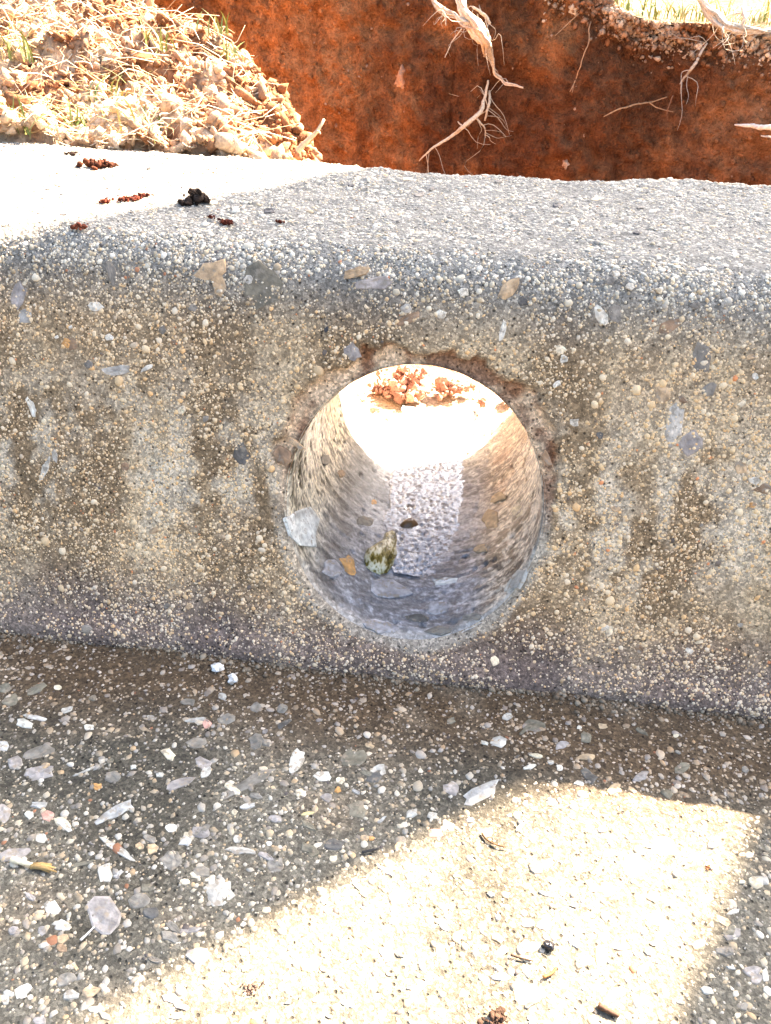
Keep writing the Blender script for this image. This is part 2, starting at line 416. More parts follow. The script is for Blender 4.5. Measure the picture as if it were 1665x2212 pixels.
# ------------------------------------------------------------------ grains
PAL = A([(.62, .56, .45), (.70, .66, .57), (.55, .46, .33), (.42, .35, .25), (.50, .48, .44), (.36, .33, .29), (.60, .45, .28), (.78, .74, .66), (.10, .09, .09), (.42, .20, .11)])
def hclip(c, m=.78): return np.maximum(c * np.minimum(1, m / np.maximum(c.max(1, keepdims=True), 1e-6)), .015)
def pick(n, w):
    w = A(w, float); return PAL[rng.choice(len(PAL), n, p=w / w.sum())] * rng.uniform(.8, 1.15, (n, 1))
parts = []
def kerb_grains(n, x0, x1, s0, s1, rmed, rsig, w, face_blend, emb=.25):
    x = rng.uniform(x0, x1, n); s = rng.uniform(s0, s1, n); P, Nr, rho, th, t = kerb_point(x, s)
    dens = fbm(P, 70, 2, 141); ok = (rho > chip_radius(th) + .0004) | (s > S_TOP0)
    ok &= rng.uniform(-1.0, .8, n) < 1.5 * dens + .6 * fbm(P, 22, 2, 143) + .3
    P, Nr = P[ok], Nr[ok]; n = len(P); r = np.clip(rmed * np.exp(rsig * rng.normal(size=n)), rmed * .45, rmed * 2.7)
    b, fc = stain(P); c = pick(n, w); c = c * A((1.07, 1.0, .87)) * lerp((1.16, 1.14, 1.08), b / .22, np.full(n, face_blend)) * (1.13 - .36 * (1 - fc))[:, None] * lerp((1, 1, 1), (.95, 1.0, 1.12), 1 - fc)
    S = np.stack([r * rng.uniform(.8, 1.2, n), r * rng.uniform(.75, 1.05, n), r * rng.uniform(.4, .7, n)], 1)
    P = P + Nr * (S[:, 2:] * (emb - .6))
    parts.append(batch(ICO[0] if rmed < .0010 else ICO[1], P, Nr, S, hclip(c), .14))
s_a = S_TOP0 - .004
kerb_grains(36000, -.19, .16, S_FOOT, s_a, .00049, .38, (8, 7, 7, 5, 2, 2, 2, 4, .4, .3), .45)
kerb_grains(24000, -.19, .16, S_FOOT, s_a, .00033, .3, (8, 7, 7, 4, 2, 2, 2, 4, .4, .2), .5)
kerb_grains(420, -.19, .16, S_FOOT + .02, s_a, .0011, .3, (8, 9, 4, 2, 2, 2, 2, 6, 1.2, .8), .35)
kerb_grains(30000, -.28, .19, s_a - .016, S_TOP1 + .004, .00066, .35, (6, 7, 3, 2, 7, 5, .6, 6, .5, .12), .5)
kerb_grains(260, -.28, .19, s_a - .02, S_TOP1, .0012, .25, (6, 7, 3, 2, 7, 5, .6, 6, 1.2, .3), .4)
V, F, C = merge(parts); kg = mesh('sand_grains', V, F, M['grain'], kerb, C); tag(kg, 'fine pale sand grains showing in the kerb surface', kind='stuff')
parts = []
def gut_grains(n, rmed, rsig, w, emb=.2):
    x = rng.uniform(-.185, .185, n); y = rng.uniform(-.175, .0, n); P = np.stack([x, y, gut_h(x, y)], -1)
    ok = rng.uniform(-1.1, .8, n) < fbm(P, 55, 2, 151) + .3 - .5 * sstep(-.03, 0, y); P = P[ok]; n = len(P)
    r = np.clip(rmed * np.exp(rsig * rng.normal(size=n)), rmed * .5, rmed * 2.2)
    Nr = np.tile(A((0, GS, 1.)), (n, 1)); c = pick(n, w) * lerp((1, 1, 1), gut_col(P) / .15, np.full(n, .5))
    S = np.stack([r * rng.uniform(.85, 1.3, n), r * rng.uniform(.75, 1.0, n), r * rng.uniform(.5, .75, n)], 1)
    P = P + Nr * (S[:, 2:] * (emb - .5)); parts.append(batch(ICO[0] if rmed < .0010 else ICO[1], P, Nr, S, hclip(c * .82, .68), .14))
gut_grains(17000, .00042, .4, (8, 4, 8, 7, 6, 6, 2, 1.5, .8, .3), .05)
gut_grains(9500, .0008, .38, (8, 4, 7, 6, 7, 6, 2, 2, .6, .25), .0)
gut_grains(600, .0014, .25, (8, 5, 6, 4, 7, 5, 2, 2, .3, .4), .0)
n = 2600; x = rng.uniform(-.19, .19, n); y = -np.abs(rng.normal(0, .0035, n)) * (1 + .8 * fbm(np.stack([x, x * 0, x * 0], -1), 50, 2, 155)) + .001
P = np.stack([x, y, gut_h(x, y) + .0002], -1); r = np.clip(.0005 * np.exp(.5 * rng.normal(size=n)), .0002, .0016)
parts.append(batch(ICO[0], P, A((0, -.2, 1.)) + .4 * rng.normal(size=(n, 3)), np.stack([r, r * .85, r * .7], 1), lerp((.10, .065, .035), (.34, .27, .18), rng.random(n) ** 1.6), .3))
V, F, C = merge(parts); gg = mesh('sand_grains', V, F, M['grain'], gutter, C); tag(gg, 'small rounded grit showing in the gutter concrete', kind='stuff')

# ------------------------------------------------------------------ aggregate stones, outlines given in photograph pixels
def on_face(px, py):
    n = A((0, -1.0, TB)); p = hit_plane(px, py, (0, 0, 0), n); n = n / np.linalg.norm(n); return p + n * float(kerb_h(*p)), n
def on_gutter(px, py):
    n = A((0, GS, 1.0)); p = hit_plane(px, py, (0, 0, 0), n); return A((p[0], p[1], float(gut_h(p[0], p[1])))), n / np.linalg.norm(n)
def on_top(px, py):
    p = at_z(px, py, HK); return A((p[0], p[1], HK + float(kerb_h(*p)))), A((0, 0, 1.))
def on_bore(px, py):
    d = ray(px, py); o = CAM - A((0, 0, HZ)); a = d[0] ** 2 + d[2] ** 2; b = 2 * (o[0] * d[0] + o[2] * d[2]); c = o[0] ** 2 + o[2] ** 2 - RB ** 2
    p = CAM + d * ((-b + math.sqrt(max(b * b - 4 * a * c, 0))) / 2 / a); n = A((-p[0], 0, HZ - p[2])); return p, n / np.linalg.norm(n)

def stone(parent, surf, cx, cy, w, h, rot, col, height=.0008, n=None, name='stone', ragged=.28):
    """one piece of aggregate: irregular low polygon with sloping sides, w x h photograph pixels"""
    n = n or random.randint(8, 12); a0 = random.random() * 6.28; pts = []
    for k in range(n):
        a = a0 + 2 * math.pi * (k + random.uniform(-.3, .3)) / n; r = 1 + random.uniform(-ragged, ragged * .6)
        sq = 1 / max(abs(math.cos(a)), abs(math.sin(a))) ** .35
        u, v = w / 2 * r * sq * math.cos(a), h / 2 * r * sq * math.sin(a); c, s = math.cos(rot), -math.sin(rot)
        pts.append((cx + u * c + v * s, cy - u * s * -1 + v * c) if False else (cx + u * math.cos(rot) - v * math.sin(rot), cy - u * math.sin(rot) - v * math.cos(rot)))
    pts = [q for q in pts]
    V = []; 
    c0, nn = surf(cx, cy)
    outer = [surf(*q) for q in pts]
    for p, q in outer: V.append(p - q * .0012)
    for p, q in outer: V.append(p + q * height * .35)
    for p, q in outer: V.append(c0 + (p - c0) * .86 + q * height * random.uniform(.8, 1.1))
    inner = [surf(cx + (q[0] - cx) * .4, cy + (q[1] - cy) * .4) for q in pts]
    for p, q in inner: V.append(p + q * height * random.uniform(.8, 1.25))
    V.append(c0 + nn * height * 1.1)
    F = []
    for l in range(3):
        for k in range(n):
            k2 = (k + 1) % n; F.append((l * n + k, l * n + k2, (l + 1) * n + k2, (l + 1) * n + k))
    for k in range(n): F.append((3 * n + k, 3 * n + (k + 1) % n, 4 * n))
    V = A(V); cc = A(col, float) * (A((1.12, 1.0, .84)) if parent.name.startswith('concrete') else A((.99, 1.0, .92))); sh = 1 + .16 * rng.normal(size=(len(V), 1)); C = np.clip(cc * sh, .01, .85)
    o = mesh(name, V, F, M['stone'], parent, C, smooth=False)
    # outline runs either way round: make normals face out
    me = o.data; nz = sum((A(p.normal) * p.area for p in me.polygons), A((0., 0, 0)))
    if np.dot(nz, nn) < 0: me.flip_normals()
    return o

G = {'w': (.62, .595, .54), 'c': (.62, .54, .41), 'g': (.20, .185, .165), 'dg': (.10, .095, .09), 'l': (.30, .275, .27), 'p': (.44, .42, .39), 'sl': (.42, .415, .41),
     'b': (.24, .16, .10), 't': (.45, .33, .21), 'o': (.55, .30, .11), 'pk': (.55, .30, .25), 'k': (.04, .04, .045), 'gg': (.165, .15, .115), 'r': (.40, .12, .05), 'y': (.60, .48, .24)}
FACE = [(458, 583, 78, 44, .1, 't'), (470, 615, 30, 50, .4, 't'), (562, 618, 84, 112, .1, 'gg'), (205, 662, 32, 26, 0, 'w'), (770, 588, 70, 20, .3, 't'), (812, 612, 88, 26, .1, 'l'),
        (1100, 624, 62, 30, .6, 't'), (1130, 650, 24, 22, 0, 'dg'), (1296, 680, 26, 44, .3, 'w'), (1326, 678, 38, 44, .2, 'g'), (1515, 775, 52, 66, .1, 'g'), (1448, 704, 56, 26, .4, 'b'), (1432, 850, 40, 46, 0, 't'),
        (1455, 915, 40, 90, -.2, 'p'), (1490, 960, 66, 50, .6, 'l'), (1530, 842, 40, 26, 1.0, 'g'), (66, 880, 16, 44, .35, 'w'), (97, 1012, 14, 60, -.4, 'w'), (520, 980, 36, 50, .1, 'dg'), (238, 588, 20, 70, .3, 'g'), (38, 640, 34, 62, -.2, 'l'),
        (56, 684, 30, 30, 0, 'sl'), (142, 741, 22, 24, 0, 'o'), (152, 742, 22, 30, .4, 'b'), (762, 762, 34, 40, .5, 'l'), (1086, 712, 14, 46, -.3, 'w'), (1217, 776, 20, 18, 0, 'w'), (1202, 830, 20, 12, .5, 'w'), (1295, 940, 16, 16, 0, 'dg'),
        (1648, 1056, 40, 22, .2, 'b'), (610, 985, 40, 46, 0, 'b'), (1012, 645, 12, 12, 0, 'g'), (1000, 632, 24, 20, 0, 'w'), (705, 712, 12, 14, 0, 'k'), (316, 795, 34, 10, .5, 'w'), (375, 740, 14, 14, 0, 'b'), (880, 690, 60, 22, .4, 'b'), (1240, 912, 20, 20, 0, 'w'),
        (1360, 620, 18, 16, 0, 'w'), (1330, 592, 18, 14, 0, 'w'), (1600, 1010, 24, 30, .3, 't'), (1625, 1090, 18, 12, 0, 'o'), (330, 1148, 22, 14, .3, 't'), (1308, 1358, 22, 14, 0, 'w'), (1210, 755, 24, 20, 0, 'c'), (1500, 660, 24, 12, .2, 'g'), (445, 905, 14, 14, 0, 'g'), (1180, 990, 20, 40, .2, 'b'),
        (250, 800, 60, 20, .1, 'p'), (120, 985, 14, 30, .2, 'p'), (640, 960, 14, 44, .9, 't')]
Z6 = [(20, 345, 60, 40, .2, 'gg'), (160, 350, 100, 34, .4, 'gg'), (50, 402, 90, 50, .5, 'gg'), (150, 475, 110, 22, -.1, 'sl'), (808, 405, 66, 34, .1, 'g'), (400, 390, 34, 30, 0, 'gg'), (840, 485, 110, 20, .05, 'p'), (975, 475, 80, 40, .2, 'g'), (890, 500, 40, 34, .2, 'pk'),
      (385, 515, 42, 30, 0, 'w'), (1105, 572, 70, 66, .2, 'g'), (1275, 652, 60, 110, -.45, 'w'), (170, 625, 130, 54, .3, 'g'), (170, 712, 140, 60, .1, 'l'), (390, 697, 160, 10, .35, 'p'), (780, 750, 120, 40, .35, 'l'), (1070, 752, 260, 46, .5, 'g'), (500, 872, 190, 46, .42, 'sl'), (205, 890, 62, 46, .2, 'pk'),
      (268, 922, 80, 40, -.4, 'c'), (125, 887, 44, 34, .2, 'w'), (175, 985, 46, 44, 0, 'w'), (735, 940, 54, 40, 0, 'w'), (505, 1030, 190, 40, -.6, 'p'), (60, 1062, 150, 56, .15, 'l'), (452, 1138, 62, 96, 0, 'p'), (355, 1096, 110, 20, .2, 'gg'), (1040, 1038, 130, 36, -.1, 'p'), (940, 1218, 130, 110, .3, 'p'),
      (450, 1330, 150, 190, .5, 'l'), (600, 1250, 90, 70, .1, 'g'), (220, 1285, 76, 62, .1, 'w'), (265, 1360, 68, 50, -.3, 'sl'), (178, 1380, 44, 44, 0, 'l'), (1440, 1012, 90, 46, 0, 'dg'), (1570, 978, 44, 28, 0, 't'), (1600, 980, 26, 24, 0, 'o'), (1455, 778, 30, 30, 0, 'o'), (1405, 810, 50, 46, 0, 'l'), (1465, 735, 38, 32, 0, 'c'),
      (1295, 796, 50, 36, .1, 'c'), (420, 768, 36, 30, 0, 'o'), (600, 1020, 38, 34, 0, 't'), (655, 1030, 54, 44, 0, 't'), (840, 1146, 42, 36, 0, 'c'), (795, 1176, 42, 34, .2, 'c'), (1145, 1290, 40, 32, 0, 'c'), (100, 1642, 90, 50, .5, 'w'), (1520, 640, 120, 80, .2, 'gg'), (1215, 425, 56, 40, 0, 'g'), (1325, 885, 58, 16, .1, 'y'),
      (740, 1082, 100, 90, .2, 'g'), (815, 1385, 100, 30, .2, 'l'), (1100, 420, 60, 44, .5, 'g'), (800, 970, 30, 24, 0, 'c'), (250, 345, 34, 20, 0, 'c'), (290, 440, 54, 30, .1, 'p'), (650, 470, 36, 20, 0, 'p'), (1590, 585, 40, 24, -.3, 't'), (690, 720, 36, 26, 0, 'w'), (575, 685, 28, 22, 0, 'w'), (265, 1460, 50, 40, -.3, 'b'), (1185, 1100, 80, 60, 0, 'g'), (285, 1590, 90, 60, .2, 'g'),
      (410, 1725, 70, 30, .1, 'w'), (20, 1680, 40, 40, 0, 'w'), (170, 1770, 60, 40, 0, 'l'), (1435, 1075, 40, 30, .2, 'c'), (1020, 985, 36, 34, 0, 'p'), (955, 375, 40, 28, -.3, 'p'), (1540, 860, 90, 70, .3, 'gg'), (850, 580, 90, 60, .2, 'g'), (20, 880, 60, 80, .2, 'l'), (10, 600, 60, 50, .3, 'sl')]
Z7 = [(648, 505, 100, 60, -.15, 'gg'), (490, 572, 70, 50, 0, 'p'), (940, 510, 46, 22, -.1, 't'), (430, 577, 36, 22, -.4, 'w'), (870, 556, 56, 44, 0, 'gg'), (420, 792, 170, 70, .45, 'sl'), (290, 772, 64, 60, .3, 'l'), (210, 886, 46, 36, 0, 'p'), (222, 962, 66, 40, .1, 'pk'), (1205, 1032, 120, 86, -.1, 'w'), (1070, 1112, 110, 100, -.6, 'w'), (1170, 1345, 110, 60, -.4, 'c'),
      (1620, 1170, 90, 44, 0, 'p'), (1280, 690, 70, 46, .3, 'gg'), (752, 692, 28, 36, 0, 'w'), (716, 668, 32, 20, 0, 'p'), (840, 516, 24, 20, 0, 'w'), (1255, 550, 26, 16, 0, 'c'), (1545, 1060, 40, 20, 0, 't'), (1600, 1600, 60, 50, 0, 'l'), (1500, 1400, 80, 60, .2, 'l'), (1640, 1580, 40, 60, .2, 'p'), (620, 1660, 110, 90, .1, 'c'), (1500, 1310, 60, 22, .3, 'p'), (240, 1470, 40, 50, 0, 'c'),
      (830, 1110, 50, 30, .2, 't'), (700, 1100, 60, 40, .3, 'c'), (440, 960, 60, 40, .2, 'c'), (530, 460, 44, 36, .1, 'p'), (120, 880, 50, 40, .1, 'p'), (70, 990, 50, 40, .2, 'g'), (600, 1450, 50, 30, .5, 't'), (1350, 1450, 70, 40, .5, 't'), (930, 1500, 60, 110, .2, 'y'), (1600, 520, 60, 30, -.4, 'k'), (1380, 1250, 60, 40, .1, 'c'), (900, 1210, 50, 40, 0, 'w'), (1010, 1650, 60, 40, .2, 'c')]
K = .7733 * .6486
for (cx, cy, w, h, r, c) in FACE: stone(kerb, on_face, cx, cy, w, h, r, G[c], .0002)
for lst, ox in ((Z6, 0), (Z7, 1073 * .7733)):
    for (cx, cy, w, h, r, c) in lst:
        if c == 'k' : continue
        stone(gutter, on_gutter, ox + cx * K, 1700 * .7733 + cy * K, w * K, h * K, r, G[c], .0003)
KB = .5405 * .7733
BORE = [(238, 965, 165, 235, .15, 'w'), (385, 1182, 110, 86, -.5, 'l'), (470, 1165, 66, 120, .45, 'o'), (690, 1285, 200, 110, -.2, 'l'), (970, 1246, 140, 42, .1, 'w'), (925, 1385, 120, 80, .1, 'l'), (640, 1478, 170, 70, -.1, 'l'), (820, 1440, 120, 50, 0, 'dg'),
        (560, 940, 90, 60, -.2, 'g'), (600, 840, 34, 30, 0, 'o'), (930, 1502, 140, 46, .1, 'g'), (1240, 812, 90, 50, .4, 't'), (1345, 885, 70, 60, .5, 'c'), (1205, 925, 90, 110, .3, 't'), (1100, 1432, 110, 40, .2, 'g'), (1330, 1240, 60, 150, -.6, 'p'), (430, 690, 40, 40, 0, 'b'), (350, 620, 50, 60, .2, 'g'), (1150, 1080, 80, 50, .4, 't'), (800, 830, 26, 20, 0, 'b')]
for (cx, cy, w, h, r, c) in BORE:
    stone(bore, on_bore, (720 * .7733 + cx * KB), (950 * .7733 + cy * KB), w * KB, h * KB, r, A(G[c]) * (A((1.15, 1.2, 1.3)) if c in 'wl' else 1.), .0004, name='stone')
# more pieces where none was picked out one by one
for k in range(70):
    px, py = random.uniform(0, 1665), random.uniform(600, 1480)
    p, n_ = on_face(px, py)
    if math.hypot(p[0], p[2] - HZ) < .064 or p[2] < .004: continue
    w = random.uniform(9, 26); stone(kerb, on_face, px, py, w, w * random.uniform(.5, 1), random.uniform(-1, 1), G[random.choice('wcgtbpcgt')], .0003, 8)
for k in range(55):
    px, py = random.uniform(0, 1665), random.uniform(350, 520); p, n_ = on_top(px, py)
    if p[1] > YB - .01 or p[1] < .085: continue
    w = random.uniform(10, 24); stone(kerb, on_top, px, py, w, w * .35, 0, G[random.choice('wpgpgwcp') if k > 6 else 'k'], .0006, 8)
for k in range(165):
    px, py = random.uniform(0, 1665), random.uniform(1540, 2212); p, n_ = on_gutter(px, py)
    if p[1] > -.012: continue
    w = random.uniform(12, 42); stone(gutter, on_gutter, px, py, w, w * random.uniform(.3, .8), random.uniform(-.8, .8), G[random.choice(['c', 'g', 't', 'l', 'p', 'g', 'gg', 'gg', 'g', 'l', 'sl', 'dg', 'w'])], .0004, 9)

# ------------------------------------------------------------------ water in the invert of the hole
wy = np.arange(.047, .2, .0008); wt = np.linspace(-1, 1, 56); WYg, WTg = np.meshgrid(wy, wt, indexing='ij')
depth = .0045 * sstep(.026, .088, WYg + .008 * fbm(np.stack([WYg * 0, WTg, WTg * 0], -1), 3, 2, 169)) - .0008 + .0005 * fbm(np.stack([WYg, WTg * 0, WTg * 0], -1), 60, 2, 161)
half = np.sqrt(np.maximum(RB ** 2 - (RB - np.maximum(depth, .0006)) ** 2, 0)) * (1.04 + .28 * fbm(np.stack([WYg, np.sign(WTg) * .1, WTg * 0], -1), 70, 4, 163, .65))
wx = WTg * half + .001; q_ = np.stack([wx, WYg, wx * 0], -1)
pits = np.clip(fbm(q_ * A((1, .8, 1)), 700, 2, 165) - .05, 0, 1)
wz = HZ - RB + depth - .0016 * pits * (1 - np.abs(WTg) ** 4) + .00025 * fbm(q_, 900, 2, 167)
wz = np.where(np.abs(WTg) > .97, HZ - np.sqrt(RB ** 2 - np.minimum(wx, .04) ** 2) - .0004, wz)
water = mesh('water', np.stack([wx, WYg, wz], -1).reshape(-1, 3), grid_faces(len(wy), len(wt)), M['water'])
tag(water, 'shallow silty trickle of water along the bottom of the drain hole', kind='structure')

# ------------------------------------------------------------------ trench: clay wall, floor, bank, lawn, road
CLAY = A((.36, .135, .05))
def clay_col(P, k=1.0):
    d = fbm(P, 7, 3, 171); e = fbm(P * A((1, 1, .35)), 30, 3, 173)
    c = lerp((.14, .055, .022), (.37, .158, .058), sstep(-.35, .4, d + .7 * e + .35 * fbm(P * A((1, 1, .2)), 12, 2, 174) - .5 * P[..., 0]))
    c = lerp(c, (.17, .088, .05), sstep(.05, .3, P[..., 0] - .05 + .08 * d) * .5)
    return c * k
def bank_top(x):
    return .232 - .036 * sstep(.02, .16, x) + .006 * fbm(np.stack([x, x * 0, x * 0], -1), 14, 3, 175)
def wall_y(x, z):
    p = np.stack([x, x * 0, z], -1)
    y = .60 + .05 * sstep(.0, .5, -x) - .06 * sstep(.15, .6, x) + .12 * (z - .1)
    col = fbm(np.stack([x, x * 0, z * .25], -1), 11, 2, 177)
    gouge = np.abs(fbm(np.stack([x + .03 * z, x * 0, z * .12], -1), 26, 2, 185))
    return y + .028 * col + .03 * np.clip(.12 - gouge, 0, 1) - .016 * fbm(p, 24, 3, 179) - .010 * fbm(p, 85, 3, 181) - .0048 * fbm(p, 300, 2, 183)
ux = np.r_[-2., -1.2, -.8, np.arange(-.62, .5001, .0028), .7, 1.1, 2.]; uv = np.linspace(0, 1, 95)
UX, UV = np.meshgrid(ux, uv, indexing='ij'); UZ = -.06 + UV * (bank_top(UX) + .06)
WP = np.stack([UX, wall_y(UX, UZ), UZ], -1)
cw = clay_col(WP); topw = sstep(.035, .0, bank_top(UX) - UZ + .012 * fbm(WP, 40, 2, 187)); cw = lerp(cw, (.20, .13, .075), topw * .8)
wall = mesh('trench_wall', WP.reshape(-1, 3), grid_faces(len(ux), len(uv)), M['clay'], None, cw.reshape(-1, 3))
tag(wall, 'freshly cut red clay wall of the trench behind the kerb', kind='structure')
# crumbs pressed out of the wall
n = 8000; x = rng.uniform(-.45, .4, n); z = rng.uniform(.02, .23, n); ok = z < bank_top(x); x, z = x[ok], z[ok]; n = len(x)
P = np.stack([x, wall_y(x, z) - .0006, z], -1); r = np.clip(.0009 * np.exp(.5 * rng.normal(size=n)), .0004, .004)
S = np.stack([r, r * .9, r * .7], 1); c = clay_col(P) * rng.uniform(.75, 1.35, (n, 1)); pale = rng.random(n) < .012; c[pale] = A((.42, .26, .16))
V, F, C = batch(ICO[0], P, np.tile(A((0, -1., .2)), (n, 1)), S, c, .3)
tag(mesh('clay_crumbs', V, F, M['clay'], wall, C), 'clay crumbs on the trench wall', kind='stuff')
# floor of the trench
fx = np.linspace(-2, 2, 160); fy = np.r_[.178, .186, .194, .203, YB, np.linspace(.225, .72, 60)]; FX, FY = np.meshgrid(fx, fy, indexing='ij')
FZ = .004 + .008 * fbm(np.stack([FX, FY, FX * 0], -1), 18, 3, 191) - .03 * sstep(.25, .4, FY)
FZ = np.where(FY < YB - .001, np.minimum(FZ, .003) - .004 * (YB - FY) / .03, FZ); FP = np.stack([FX, FY, FZ], -1)
floor = mesh('trench_floor', FP.reshape(-1, 3), grid_faces(len(fx), len(fy)), M['clay'], None, lerp(clay_col(FP) * 1.5, (.52, .42, .30), sstep(.35, .24, FP[..., 1]) * .8).reshape(-1, 3))
tag(floor, 'loose red clay floor of the trench', kind='structure')
# bank on the left
EY = A([.19, .222, .252, .285, .325, .351, .372, .45, .6, .8]); EX = A([-.086, -.088, -.096, -.105, -.134, -.164, -.204, -.27, -.34, -.4])
def bank_z(x, y):
    p = np.stack([x, y, x * 0], -1)
    z = .154 + .35 * np.clip(y - .222, 0, .16) + .05 * np.clip(y - .38, 0, .4)
    return z + .008 * fbm(p, 30, 3, 201) + .011 * fbm(p, 80, 3, 203) + .006 * fbm(p, 220, 2, 205)
def bank_edge(y): return np.interp(y, EY, EX) + .007 * fbm(np.stack([y, y * 0, y * 0], -1), 40, 3, 207)
by = np.r_[np.arange(.2155, .46, .0022), np.linspace(.47, 1.0, 30)]; bu = np.r_[np.linspace(-1.5, -.45, 14), np.linspace(-.44, 0, 200), np.linspace(.03, 1, 34)]
BY, BU = np.meshgrid(by, bu, indexing='ij')
ed = bank_edge(BY)
side = np.clip(BU, 0, 1)
bx_ = np.where(BU <= 0, ed + BU, ed + .014 * np.sin(side * np.pi / 2) + .02 * side)
rounding = .010 * np.exp(-np.abs(np.minimum(BU, 0)) / .016)
bz_ = np.where(BU <= 0, bank_z(bx_, BY) - rounding, bank_z(ed, BY) - .010 - (bank_z(ed, BY) + .04) * side ** 1.25)
sp_ = np.stack([bx_, BY, bz_], -1); disp = (BU > 0) * (.006 * fbm(sp_, 60, 3, 209) + .003 * fbm(sp_, 220, 2, 211)); sp_[..., 0] += disp
front = BY < .2156; sp_[..., 2] = np.where(front, -.03, sp_[..., 2])
def soil_col(P):
    d = fbm(P, 25, 3, 213); e = fbm(P, 110, 2, 215); c = lerp((.24, .105, .045), (.58, .42, .27), sstep(-.4, .4, d + .6 * e)); return c
bcol = soil_col(sp_); bcol = lerp(bcol, clay_col(sp_), sstep(.15, .5, side))
bank = mesh('soil_bank', sp_.reshape(-1, 3), grid_faces(len(by), len(bu)), M['soil'], None, bcol.reshape(-1, 3))
tag(bank, 'sunlit crumbly soil bank behind the kerb on the left', kind='structure')
def bank_samples(n, y0=.2095, y1=.43, x0=-.42, over=.012):
    y = y0 + (y1 - y0) * rng.random(n) ** 1.3; e = bank_edge(y); x = x0 + (e + over - x0) * rng.random(n)
    z = bank_z(np.minimum(x, e), y) - .010 * np.exp(-np.abs(np.minimum(x - e, 0)) / .016) - 1.6 * np.maximum(x - e, 0)
    return np.stack([x, y, z], -1)
def clod_base(seed, sub=1):
    v, f = ICO[sub]; d = 1 + .75 * fbm(v + seed * 3.1, 1.7, 3, seed); return v * d[:, None], f
parts = []
for k in range(8):
    n = 3200; P = bank_samples(n); r = np.clip(.00082 * np.exp(.72 * rng.normal(size=n)), .00028, .0055)
    S = np.stack([r * rng.uniform(.8, 1.6, n), r * rng.uniform(.5, 1, n), r * rng.uniform(.4, .9, n)], 1); Nr = A((0, -.35, 1.)) + .9 * rng.normal(size=(n, 3))
    parts.append(batch(clod_base(k, 0), P + A((0, 0, 1)) * (r[:, None] * .4), Nr, S, soil_col(P) * rng.uniform(.7, 1.3, (n, 1)), .35))
V, F, C = merge(parts); tag(mesh('soil_crumbs', V, F, M['soil'], bank, C, smooth=False), 'loose crumbs of topsoil on the bank', kind='stuff')
# straw litter
def straws(n, P, lmin, lmax, r0, cols, flat=.35, dirx=None):
    out = []
    for i in range(n):
        l = random.uniform(lmin, lmax); a = random.uniform(0, 6.28) if dirx is None else random.gauss(dirx, .5); d = A((math.cos(a), math.sin(a) * .8, random.gauss(.1, flat))); d /= np.linalg.norm(d)
        bend = rng.normal(size=3) * l * .14; p = P[i] + A((0, 0, random.uniform(.0005, .005)))
        pts = [p + d * l * (t - .5) + bend * (1 - (2 * t - 1) ** 2) for t in (0, .33, .66, 1)]
        c = A(cols[i % len(cols)]) * random.uniform(.75, 1.15); rr = r0 * random.uniform(.6, 1.4)
        out.append(tube(pts, [rr, rr, rr * .9, rr * .5], 4, c))
    return merge(out)
V, F, C = straws(1500, bank_samples(1500, over=-.010), .006, .04, .00022, [(.75, .63, .42), (.6, .45, .27), (.8, .72, .55), (.4, .25, .13)])
tag(mesh('straw_litter', V, F, M['straw'], None, C), 'dry straw and rootlets strewn over the soil bank', 'straw', kind='stuff')
# grass
def blades(n, centre, spread, hmin, hmax, w, cols, lean=.6, base=None):
    V, F, C = [], [], []; o = 0
    for i in range(n):
        p = A(base[i]) if base is not None else A(centre) + A((random.gauss(0, spread), random.gauss(0, spread * .6), 0))
        a = random.uniform(0, 6.28); h = random.uniform(hmin, hmax); ln = random.uniform(.15, lean); dv = A((math.cos(a), math.sin(a), 0)); sv = A((-dv[1], dv[0], 0))
        c = A(cols[random.randrange(len(cols))]) * random.uniform(.8, 1.2); sg = 5
        for k in range(sg + 1):
            t = k / sg; q = p + dv * h * ln * t * t * 1.2 + A((0, 0, 1)) * h * t * (1 - .45 * ln * t); ww = w * (1 - t) ** .6 * (.5 + .5 * min(1, t * 4)) + .00005
            V += [q - sv * ww, q + sv * ww]; C += [c, c]
        for k in range(sg): F.append((o + 2 * k, o + 2 * k + 1, o + 2 * k + 3)); F.append((o + 2 * k, o + 2 * k + 3, o + 2 * k + 2))
        o += 2 * (sg + 1)
    return A(V), A(F), A(C)
GREEN = [(.16, .22, .05), (.22, .26, .07), (.30, .30, .10), (.12, .18, .04)]
def bank_at(px, py):
    lo, hi = .05, 3.; d = ray(px, py); p = None
    for t in np.linspace(.3, 1.4, 900):
        p = CAM + d * t
        if p[1] > .215 and p[2] < bank_z(A(p[0]), A(p[1])): break
    return p
TUFTS = [((40, 288), 26, .012, .03, 'green grass tuft leaning over the kerb edge at the far left', .9), ((155, 285), 16, .01, .022, 'low yellow green grass sprouting along the back of the kerb', 1.0), ((268, 300), 7, .018, .032, 'few thin upright grass blades at the back edge of the kerb', .5), ((350, 290), 10, .01, .022, 'short sparse grass sprig between straw near the kerb edge', .9),
         ((15, 130), 22, .014, .034, 'bright grass clump at the left end of the soil bank', .7), ((250, 215), 14, .01, .024, 'small flattened grass sprig in the middle of the soil bank', 1.1), ((500, 130), 12, .008, .018, 'short grass sprig near the rounded shoulder of the bank', .9), ((455, 75), 9, .008, .018, 'tiny grass sprig on the skyline of the bank', .6), ((330, 110), 12, .01, .022, 'thin grass sprig high on the soil bank', .8)]
for (px, n, h0, h1, lab, ln) in TUFTS:
    V, F, C = blades(n, bank_at(*px), .008, h0, h1, .0007, GREEN, ln)
    tag(mesh('grass_tuft', V, F, M['grass'], None, C), lab, 'grass', 'grass tufts on the soil bank')

